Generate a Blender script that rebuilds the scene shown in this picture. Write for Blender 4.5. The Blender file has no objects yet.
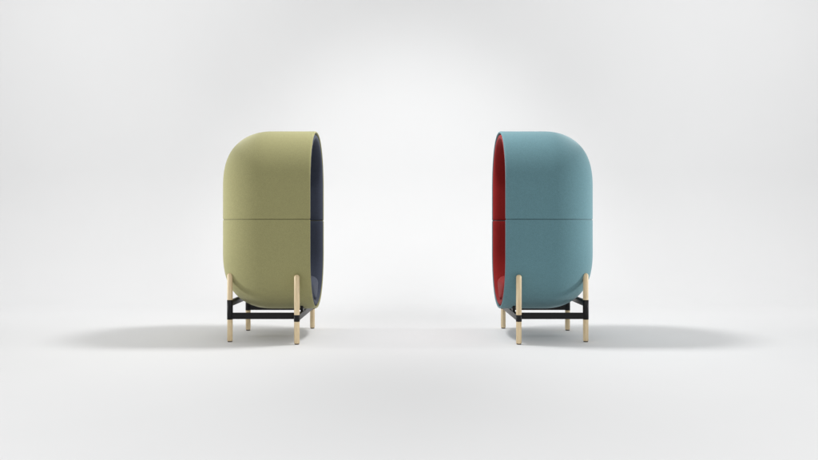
import bpy, bmesh, math
from math import pi, sin, cos, radians as R_
from mathutils import Vector

U = 0.0072                      # metres per measured unit
scene = bpy.context.scene
COL = scene.collection

# ------------------------------------------------------------------ materials
def new_mat(name):
    m = bpy.data.materials.new(name); m.use_nodes = True
    nt = m.node_tree
    return m, nt, nt.nodes["Principled BSDF"]

def ramp(nt, fac, stops):
    r = nt.nodes.new("ShaderNodeValToRGB")
    el = r.color_ramp.elements
    while len(el) < len(stops): el.new(0.5)
    for e, (p, c) in zip(el, stops):
        e.position = p; e.color = (*c, 1)
    nt.links.new(fac, r.inputs[0])
    return r.outputs[0]

def noise(nt, vec, scale, detail=3, rough=0.5):
    n = nt.nodes.new("ShaderNodeTexNoise")
    n.inputs["Scale"].default_value = scale
    n.inputs["Detail"].default_value = detail
    n.inputs["Roughness"].default_value = rough
    nt.links.new(vec, n.inputs["Vector"])
    return n.outputs["Fac"]

def objvec(nt, scale=(1, 1, 1)):
    tc = nt.nodes.new("ShaderNodeTexCoord")
    mp = nt.nodes.new("ShaderNodeMapping")
    mp.inputs["Scale"].default_value = scale
    nt.links.new(tc.outputs["Object"], mp.inputs["Vector"])
    return mp.outputs["Vector"]

def math_node(nt, op, a, b):
    n = nt.nodes.new("ShaderNodeMath"); n.operation = op
    for i, v in enumerate((a, b)):
        if isinstance(v, (int, float)): n.inputs[i].default_value = v
        else: nt.links.new(v, n.inputs[i])
    return n.outputs[0]

def fabric(name, col, sheen=0.35, tint=None, var=0.10):
    """woven wool upholstery: melange yarn colour, fine weave relief"""
    m, nt, b = new_mat(name)
    v = objvec(nt)
    warp = noise(nt, objvec(nt, (1.6, 1.6, .55)), 260, 2, 0.6)
    weft = noise(nt, objvec(nt, (.55, .55, 1.6)), 260, 2, 0.6)
    mid = noise(nt, v, 45, 3, 0.6)
    f = math_node(nt, 'ADD', math_node(nt, 'MULTIPLY', warp, 0.43), math_node(nt, 'MULTIPLY', weft, 0.43))
    f = math_node(nt, 'ADD', f, math_node(nt, 'MULTIPLY', mid, 0.14))
    lo = tuple(c * (1 - 2.1 * var) for c in col); hi = tuple(min(1, c * (1 + 2.1 * var)) for c in col)
    c = ramp(nt, f, [(0.33, lo), (0.67, hi)])
    nt.links.new(c, b.inputs["Base Color"])
    b.inputs["Roughness"].default_value = 0.92
    b.inputs["Specular IOR Level"].default_value = 0.25
    b.inputs["Sheen Weight"].default_value = sheen
    b.inputs["Sheen Roughness"].default_value = 0.45
    b.inputs["Sheen Tint"].default_value = (*(tint or (1, 1, 1)), 1)
    bp = nt.nodes.new("ShaderNodeBump")
    bp.inputs["Strength"].default_value = 0.35
    bp.inputs["Distance"].default_value = 0.0015
    nt.links.new(f, bp.inputs["Height"])
    nt.links.new(bp.outputs["Normal"], b.inputs["Normal"])
    return m

def wood(name):
    m, nt, b = new_mat(name)
    tc = nt.nodes.new("ShaderNodeTexCoord")
    info = nt.nodes.new("ShaderNodeObjectInfo")
    mp = nt.nodes.new("ShaderNodeMapping")
    mp.inputs["Scale"].default_value = (1, 1, 0.05)
    nt.links.new(tc.outputs["Object"], mp.inputs["Vector"])
    cx = nt.nodes.new("ShaderNodeCombineXYZ")
    for i in range(3):
        nt.links.new(math_node(nt, 'MULTIPLY', info.outputs["Random"], 7.0 + i), cx.inputs[i])
    nt.links.new(cx.outputs[0], mp.inputs["Location"])
    g = noise(nt, mp.outputs["Vector"], 110, 4, 0.6)
    g2 = noise(nt, mp.outputs["Vector"], 420, 2, 0.6)
    f = math_node(nt, 'ADD', math_node(nt, 'MULTIPLY', g, 0.7), math_node(nt, 'MULTIPLY', g2, 0.3))
    c = ramp(nt, f, [(0.28, (0.50, 0.35, 0.185)), (0.5, (0.73, 0.58, 0.36)), (0.72, (0.80, 0.67, 0.45))])
    nt.links.new(c, b.inputs["Base Color"])
    b.inputs["Roughness"].default_value = 0.5
    bp = nt.nodes.new("ShaderNodeBump"); bp.inputs["Strength"].default_value = 0.15
    bp.inputs["Distance"].default_value = 0.001
    nt.links.new(f, bp.inputs["Height"]); nt.links.new(bp.outputs["Normal"], b.inputs["Normal"])
    return m

def powder_coat(name):
    m, nt, b = new_mat(name)
    f = noise(nt, objvec(nt), 320, 3, 0.6)
    nt.links.new(ramp(nt, f, [(0.3, (0.003, 0.003, 0.0035)), (0.7, (0.006, 0.0055, 0.0065))]), b.inputs["Base Color"])
    b.inputs["Roughness"].default_value = 0.36
    b.inputs["Specular IOR Level"].default_value = 0.28
    bp = nt.nodes.new("ShaderNodeBump"); bp.inputs["Strength"].default_value = 0.2
    bp.inputs["Distance"].default_value = 0.0006
    nt.links.new(f, bp.inputs["Height"]); nt.links.new(bp.outputs["Normal"], b.inputs["Normal"])
    return m

def felt(name):
    m, nt, b = new_mat(name)
    f = noise(nt, objvec(nt), 600, 3, 0.7)
    nt.links.new(ramp(nt, f, [(0.3, (0.05, 0.045, 0.04)), (0.7, (0.11, 0.1, 0.09))]), b.inputs["Base Color"])
    b.inputs["Roughness"].default_value = 0.95
    return m

def paper(name):
    """white seamless studio paper"""
    m, nt, b = new_mat(name)
    f = noise(nt, objvec(nt), 1.3, 3, 0.5)
    f2 = noise(nt, objvec(nt), 180, 3, 0.6)
    f = math_node(nt, 'ADD', math_node(nt, 'MULTIPLY', f, 0.6), math_node(nt, 'MULTIPLY', f2, 0.4))
    nt.links.new(ramp(nt, f, [(0.3, (0.792, 0.794, 0.797)), (0.7, (0.806, 0.807, 0.809))]), b.inputs["Base Color"])
    b.inputs["Roughness"].default_value = 0.85
    b.inputs["Specular IOR Level"].default_value = 0.15
    return m

# ------------------------------------------------------------------ mesh helpers (units -> metres)
def link(name, bm, mat, parent=None, smooth=True, loc=None):
    me = bpy.data.meshes.new(name)
    bmesh.ops.recalc_face_normals(bm, faces=bm.faces)
    for f in bm.faces: f.smooth = smooth
    bm.to_mesh(me); bm.free()
    me.materials.append(mat)
    o = bpy.data.objects.new(name, me); COL.objects.link(o)
    if parent: o.parent = parent
    if loc: o.location = loc
    return o

def V(x, y, z): return Vector((x * U, y * U, z * U))

# capsule section (looking at the opening): stadium, half width RR, squarish arcs
RR, ZC, ZS = 61.0, 125.3, 34.2          # radius, centre height, half length of the straight sides
SE = 2.15                               # super-ellipse exponent of the arcs
def outline(upper, gap, ev, nt=72):
    """columns round half of the stadium: (u-direction, z-direction, z offset, groove depth)"""
    s = 1 if upper else -1
    cols = []
    edge = [(gap, 1.0 * ev), (gap + .03, .95 * ev), (gap + .12 * ev, .75 * ev), (gap + .4 * ev, .3 * ev), (gap + .8 * ev, .06 * ev), (gap + 1.3 * ev, 0)]
    side = [(z, d) for z, d in edge] + [(gap + 6, 0), (ZS * .5, 0), (ZS * .8, 0)]
    for z, d in side: cols.append((1, 0, z, d))
    for k in range(nt + 1):
        a = pi * k / nt
        c, t = cos(a), sin(a)
        uu = math.copysign(abs(c) ** (2 / SE), c); zz = abs(t) ** (2 / SE)
        cols.append((uu, zz, ZS, 0))
    for z, d in reversed(side): cols.append((-1, 0, z, d))
    return s, cols

def loft(upper, profile, gap, ev):
    """profile: list of (x, inset, nx, nr): nx,nr = direction a groove pushes the surface in"""
    s, cols = outline(upper, gap, ev)
    bm = bmesh.new()
    grid = []
    for (x, ins, nx, nr) in profile:
        row = []
        for (du, dz, z, d) in cols:
            r = max(RR - ins + d * nr, 0.0)
            row.append(bm.verts.new(V(x + d * nx, du * r, ZC + s * (z + dz * r))))
        grid.append(row)
    for a, b in zip(grid, grid[1:]):
        for i in range(len(cols) - 1):
            bm.faces.new((a[i], a[i + 1], b[i + 1], b[i]))
    bmesh.ops.remove_doubles(bm, verts=bm.verts, dist=1e-5)
    return bm

XF, XB = 50.3, -46.7
FX, FR, FP = 50.5, 47.0, 2.2              # rear corner: length, height and exponent of the curve
def outer_profile():
    p = [(30, 2.0, 0, 1), (44, 2.0, 0, 1), (49.3, 2.0, -.3, .7), (49.9, 1.85, -.7, .5), (50.2, 1.5, -1, .2), (50.3, 1.05, -1, 0),
         (50.15, .6, -.8, -.4), (49.75, .25, -.5, -.8), (49.1, .06, -.2, -1), (47.8, 0, 0, -1), (44, 0, 0, -1), (36, 0, 0, -1), (24, 0, 0, -1), (14, 0, 0, -1)]
    for k in range(0, 33):
        a = pi / 2 * k / 32
        p.append((XB + FX - FX * sin(a) ** (2 / FP), FR * (1 - max(cos(a), 0) ** (2 / FP)), sin(a), -cos(a)))
    p += [(XB, 52, 1, 0), (XB, 57, 1, 0), (XB, RR, 1, 0)]
    return p

LI, LX, LR = 10.4, 40.5, 36.6                       # lining inset and inner corner radius
def lining_profile():
    p = [(30, 2.8, 0, 1), (46.0, 2.9, 0, 1), (48.3, 3.2, -.6, .6), (49.4, 4.0, -.9, .3), (49.9, 5.2, -1, 0), (49.7, 6.7, -.9, .3), (48.9, 8.2, -.7, .7),
         (47.4, 9.4, -.4, .9), (45.2, 10.2, 0, 1), (42, LI, 0, 1), (28, LI, 0, 1), (16, LI, 0, 1)]
    for k in range(0, 25):
        a = pi / 2 * k / 24
        p.append((XB + FX - LX * sin(a) ** (2 / FP), LI + LR * (1 - max(cos(a), 0) ** (2 / FP)), -sin(a), cos(a)))
    p += [(XB + FX - LX, 54, -1, 0), (XB + FX - LX, RR, -1, 0)]
    return p

def cushion_bm():
    """seat pad filling the bottom of the capsule, crowned top, rounded front"""
    bm = bmesh.new()
    n = 72; xc, a_ = 15.6, 33.4
    levels = []
    zb, zt = 41.3, 63.3
    for z in (zb, 42, 43.5, 46, 50, 54): levels.append((z, 1.0))
    er = 8.0
    for k in range(0, 11):
        t = pi / 2 * k / 10
        levels.append((zt - er + er * sin(t), 1 - (er / 43) * (1 - cos(t))))
    def half(z):
        dz = (ZC - ZS) - z
        r = RR - LI - .6
        return r * max(1 - (dz / r) ** SE, 0) ** (1 / SE)
    rings = []
    for z, f in levels:
        b_ = half(z) * f
        ring = []
        for i in range(n):
            t = 2 * pi * i / n
            c, s = cos(t), sin(t)
            ex = 2 / 4.6
            ax = a_ * (1 - (1 - f) * 43 / 33.4)
            ring.append(bm.verts.new(V(xc + ax * math.copysign(abs(c) ** ex, c), b_ * math.copysign(abs(s) ** ex, s), z)))
        rings.append(ring)
    # crowned top: shrink last ring towards the middle
    last = rings[-1]
    for f, dz in ((.8, .5), (.55, 1.0), (.3, 1.35), (.1, 1.5)):
        ring = []
        for v in last:
            ring.append(bm.verts.new((xc * U + (v.co.x - xc * U) * f, v.co.y * f, (zt + dz) * U)))
        rings.append(ring)
    for a, b in zip(rings, rings[1:]):
        for i in range(n):
            bm.faces.new((a[i], a[(i + 1) % n], b[(i + 1) % n], b[i]))
    bm.faces.new(rings[0]); bm.faces.new(rings[-1])
    return bm

def lathe_bm(pts, n=28):
    bm = bmesh.new(); rings = []
    for r, z in pts:
        if r < 1e-6: rings.append([bm.verts.new(V(0, 0, z))])
        else: rings.append([bm.verts.new(V(r * cos(2 * pi * i / n), r * sin(2 * pi * i / n), z)) for i in range(n)])
    for a, b in zip(rings, rings[1:]):
        for i in range(n):
            j = (i + 1) % n
            if len(a) == 1: bm.faces.new((a[0], b[i], b[j]))
            elif len(b) == 1: bm.faces.new((a[i], a[j], b[0]))
            else: bm.faces.new((a[i], a[j], b[j], b[i]))
    if len(rings[0]) > 1: bm.faces.new(rings[0])
    if len(rings[-1]) > 1: bm.faces.new(rings[-1])
    return bm

def box_bm(x0, x1, y0, y1, z0, z1, bev=.45):
    bm = bmesh.new()
    r = bmesh.ops.create_cube(bm, size=1)
    for v in r['verts']:
        v.co = V(x0 if v.co.x < 0 else x1, y0 if v.co.y < 0 else y1, z0 if v.co.z < 0 else z1)
    bmesh.ops.bevel(bm, geom=list(bm.edges), offset=bev * U, segments=3, profile=.5, affect='EDGES')
    return bm

# ------------------------------------------------------------------ the chair
FLX, FLU = 37.0, 61.1                   # front legs
BLX, BLU = -34.0, 43.7                  # rear legs
LEG_R = 2.75
def leg_pts(top):
    r = LEG_R
    p = [(r - .55, 1.0), (r - .2, 1.15), (r, 1.6)]
    p += [(r, z) for z in (12, 22, 32, 45, 58)]
    for k in range(0, 10):
        a = pi / 2 * k / 9
        p.append((r * cos(a) if k < 9 else 0, top - r * .95 + r * .95 * sin(a)))
    return p

def make_chair(label, X, rot, shell_mat, lining_mat, seat_mat, M):
    t = bpy.data.objects.new('capsule_chair', None); COL.objects.link(t)
    t.empty_display_size = .2
    t['label'] = label; t['category'] = 'pod chair'; t['group'] = 'capsule chairs facing each other'
    P, Lp = outer_profile(), lining_profile()
    link('upper_shell', loft(True, P, .22, .7), shell_mat, t)
    link('lower_shell', loft(False, P, .22, .7), shell_mat, t)
    link('upper_lining', loft(True, Lp, .3, 1.2), lining_mat, t)
    link('lower_lining', loft(False, Lp, .3, 1.2), lining_mat, t)
    link('seat_cushion', cushion_bm(), seat_mat, t)
    # thin strip added inside the joint, stops light leaking between the halves
    out, inn = [], []
    for (x, ins, nx, nr) in P[5:]:
        out.append((x + 1.0 * nx, max(RR - ins + 1.0 * nr, 0)))
    for (x, ins, nx, nr) in Lp[5:]:
        inn.append((x + 1.6 * nx, max(RR - ins + 1.6 * nr, 0)))
    while len(inn) < len(out): inn.append(inn[-1])
    bm = bmesh.new()
    for sg in (1, -1):
        lo = [[bm.verts.new(V(x, sg * r, ZC + dz)) for x, r in c] for c in (out, inn) for dz in (-.19, .19)]
        for i in range(len(out) - 1):
            for q, w_ in ((0, 1), (2, 3), (0, 2), (1, 3)):
                if (inn[i] == inn[i + 1]) and q == 2: continue
                if inn[i] == inn[i + 1] and (q, w_) in ((0, 2), (1, 3)):
                    bm.faces.new((lo[q][i], lo[q][i + 1], lo[w_][i])); continue
                bm.faces.new((lo[q][i], lo[q][i + 1], lo[w_][i + 1], lo[w_][i]))
    bmesh.ops.remove_doubles(bm, verts=bm.verts, dist=1e-6)
    link('seam_light_stop', bm, shell_mat, t)
    # legs
    for lx, lu, top in ((FLX, FLU, 69.8), (FLX, -FLU, 69.8), (BLX, BLU, 70.4), (BLX, -BLU, 70.4)):
        front = lx > 0
        lg = link('leg', lathe_bm(leg_pts(top)), M['wood'], t, loc=V(lx, lu, 0))
        link('foot_glide', lathe_bm([(LEG_R - .7, 0.02), (LEG_R - .45, .2), (LEG_R - .45, 1.1)]), M['felt'], lg)
        r = LEG_R + .22
        z0, z1 = (22.9, 29.6) if front else (23.0, 43.0)
        link('leg_sleeve', lathe_bm([(r - .2, z0), (r, z0 + .2), (r, z1 - .2), (r - .2, z1)]), M['metal'], lg)
    # frame
    link('front_rail', box_bm(FLX - 1.7, FLX + 1.7, -FLU + .6, FLU - .6, 23.1, 29.4), M['metal'], t)
    for s in (1, -1):
        link('side_rail', box_bm(BLX + .4, FLX - 1.6, s * BLU - 1.6, s * BLU + 1.6, 23.4, 29.9), M['metal'], t)
    link('rear_rail', box_bm(BLX - 1.6, BLX + 1.6, -BLU + .6, BLU - .6, 36.3, 42.7), M['metal'], t)
    for s in (1, -1):
        link('shell_mount', box_bm(FLX - 1.3, FLX + 1.3, s * 22 - 5, s * 22 + 5, 29.2, 36.0, .3), M['metal'], t)
    t.location = V(X, 0, 0); t.rotation_euler = (0, 0, rot)
    return t

M = dict(wood=wood('ash_wood'), metal=powder_coat('black_powder_coat'), felt=felt('felt_glide'))
OLIVE = (0.305, 0.290, 0.136)
TEAL = (0.116, 0.232, 0.264)
green_f = fabric('olive_wool', OLIVE, .24, (1, 1, .85), .08)
teal_f = fabric('teal_wool', TEAL, .24, (.9, 1, 1), .09)
navy_f = fabric('navy_wool', (0.050, 0.059, 0.086), .08, (.8, .85, 1), .10)
red_f = fabric('red_wool', (0.265, 0.014, 0.013), .06, (1, .6, .6), .09)

make_chair('olive green capsule chair with dark navy lining on pale wooden legs', -148, 0, green_f, navy_f, navy_f, M)
make_chair('teal blue capsule chair with red lining on pale wooden legs', 148, pi, teal_f, red_f, red_f, M)

# ------------------------------------------------------------------ seamless studio sweep
bm = bmesh.new()
prof = []
YW, CR = 3.9, 1.6
prof += [(-9.0, 0), (-6.0, 0), (-3, 0), (0, 0), (0.9, 0)]
for k in range(0, 33):
    a = pi / 2 * k / 32
    prof.append((YW - CR + CR * sin(a), CR - CR * cos(a)))
prof += [(YW, 2.4), (YW, 4.0), (YW, 6.5)]
xs = [-14, -9, -6, -3, 0, 3, 6, 9, 14]
g = [[bm.verts.new((x, y, z)) for x in xs] for y, z in prof]
for a, b in zip(g, g[1:]):
    for i in range(len(xs) - 1):
        bm.faces.new((a[i], a[i + 1], b[i + 1], b[i]))
bd = link('backdrop', bm, paper('white_seamless_paper'))
if bd.data.polygons[0].normal.z < 0: bd.data.flip_normals()
bd['kind'] = 'structure'

# ------------------------------------------------------------------ studio lamps and added fill lights
def aim(o, target):
    d = Vector(target) - o.location
    o.rotation_euler = d.to_track_quat('-Z', 'Y').to_euler()

def spot(name, loc, target, W, angle, blend, radius, col=(1, 1, 1)):
    l = bpy.data.lights.new(name, 'SPOT'); l.energy = W; l.spot_size = R_(angle); l.spot_blend = blend
    l.shadow_soft_size = radius; l.color = col
    o = bpy.data.objects.new(name, l); COL.objects.link(o); o.location = loc; aim(o, target)
    return o

def area_fill(name, loc, target, W, sx, sy, col=(1, 1, 1)):
    l = bpy.data.lights.new(name, 'AREA'); l.shape = 'RECTANGLE'; l.size = sx; l.size_y = sy; l.energy = W; l.color = col
    o = bpy.data.objects.new(name, l); COL.objects.link(o); o.location = loc; aim(o, target)
    return o

for s in (1, -1):
    # key spot: above the gap, aimed outward at the chair on the other side of it
    spot('key_spot', V(s * 66, 0, 490), V(-s * 620, 0, 0), 330, 118, 1.0, .27)
    spot('flank_spot', (s * 7.0, 0.0, 0.62), (s * 1.4, 0.0, 0.98), 1376, 19, .8, .3)
    spot('wall_side_fill', (s * 4.3, -1.2, 4.6), (s * 4.1, YW, 1.7), 252, 95, 1.0, .5)  # added fill that evens out the sides of the wall
area_fill('front_floor_fill', (0, -4.3, 2.7), (0, -4.3, 0), 91, 10.0, 0.8)  # added fill that brightens the foreground floor
area_fill('wall_fill', (0, 0.4, 6.2), (0, YW, 2.0), 145, 14.0, 0.6)  # added overhead fill that levels the wall brightness
spot('backdrop_spot', (0, -2.0, 4.6), (0, YW, 0.95), 543, 50, 1.0, .4)

# even white world light, added as ambient fill round the set
w = bpy.data.worlds.new("World"); scene.world = w; w.use_nodes = True
nt = w.node_tree
bgn = nt.nodes["Background"]
bgn.inputs[0].default_value = (1, 1, 1, 1)
bgn.inputs[1].default_value = 0.53

# ------------------------------------------------------------------ camera
F = 750.0
cam = bpy.data.cameras.new('camera'); co = bpy.data.objects.new('camera', cam); COL.objects.link(co)
co.location = V(0, -1.0815 * F, 114.5); co.rotation_euler = (pi / 2, 0, 0)
cam.sensor_width = 36; cam.lens = 36 * F / 818; cam.shift_x = 1.15 / 818
cam.clip_end = 200
scene.camera = co

vs = scene.view_settings
vs.view_transform = 'Standard'; vs.look = 'None'; vs.exposure = 0; vs.gamma = 1; vs.use_curve_mapping = False
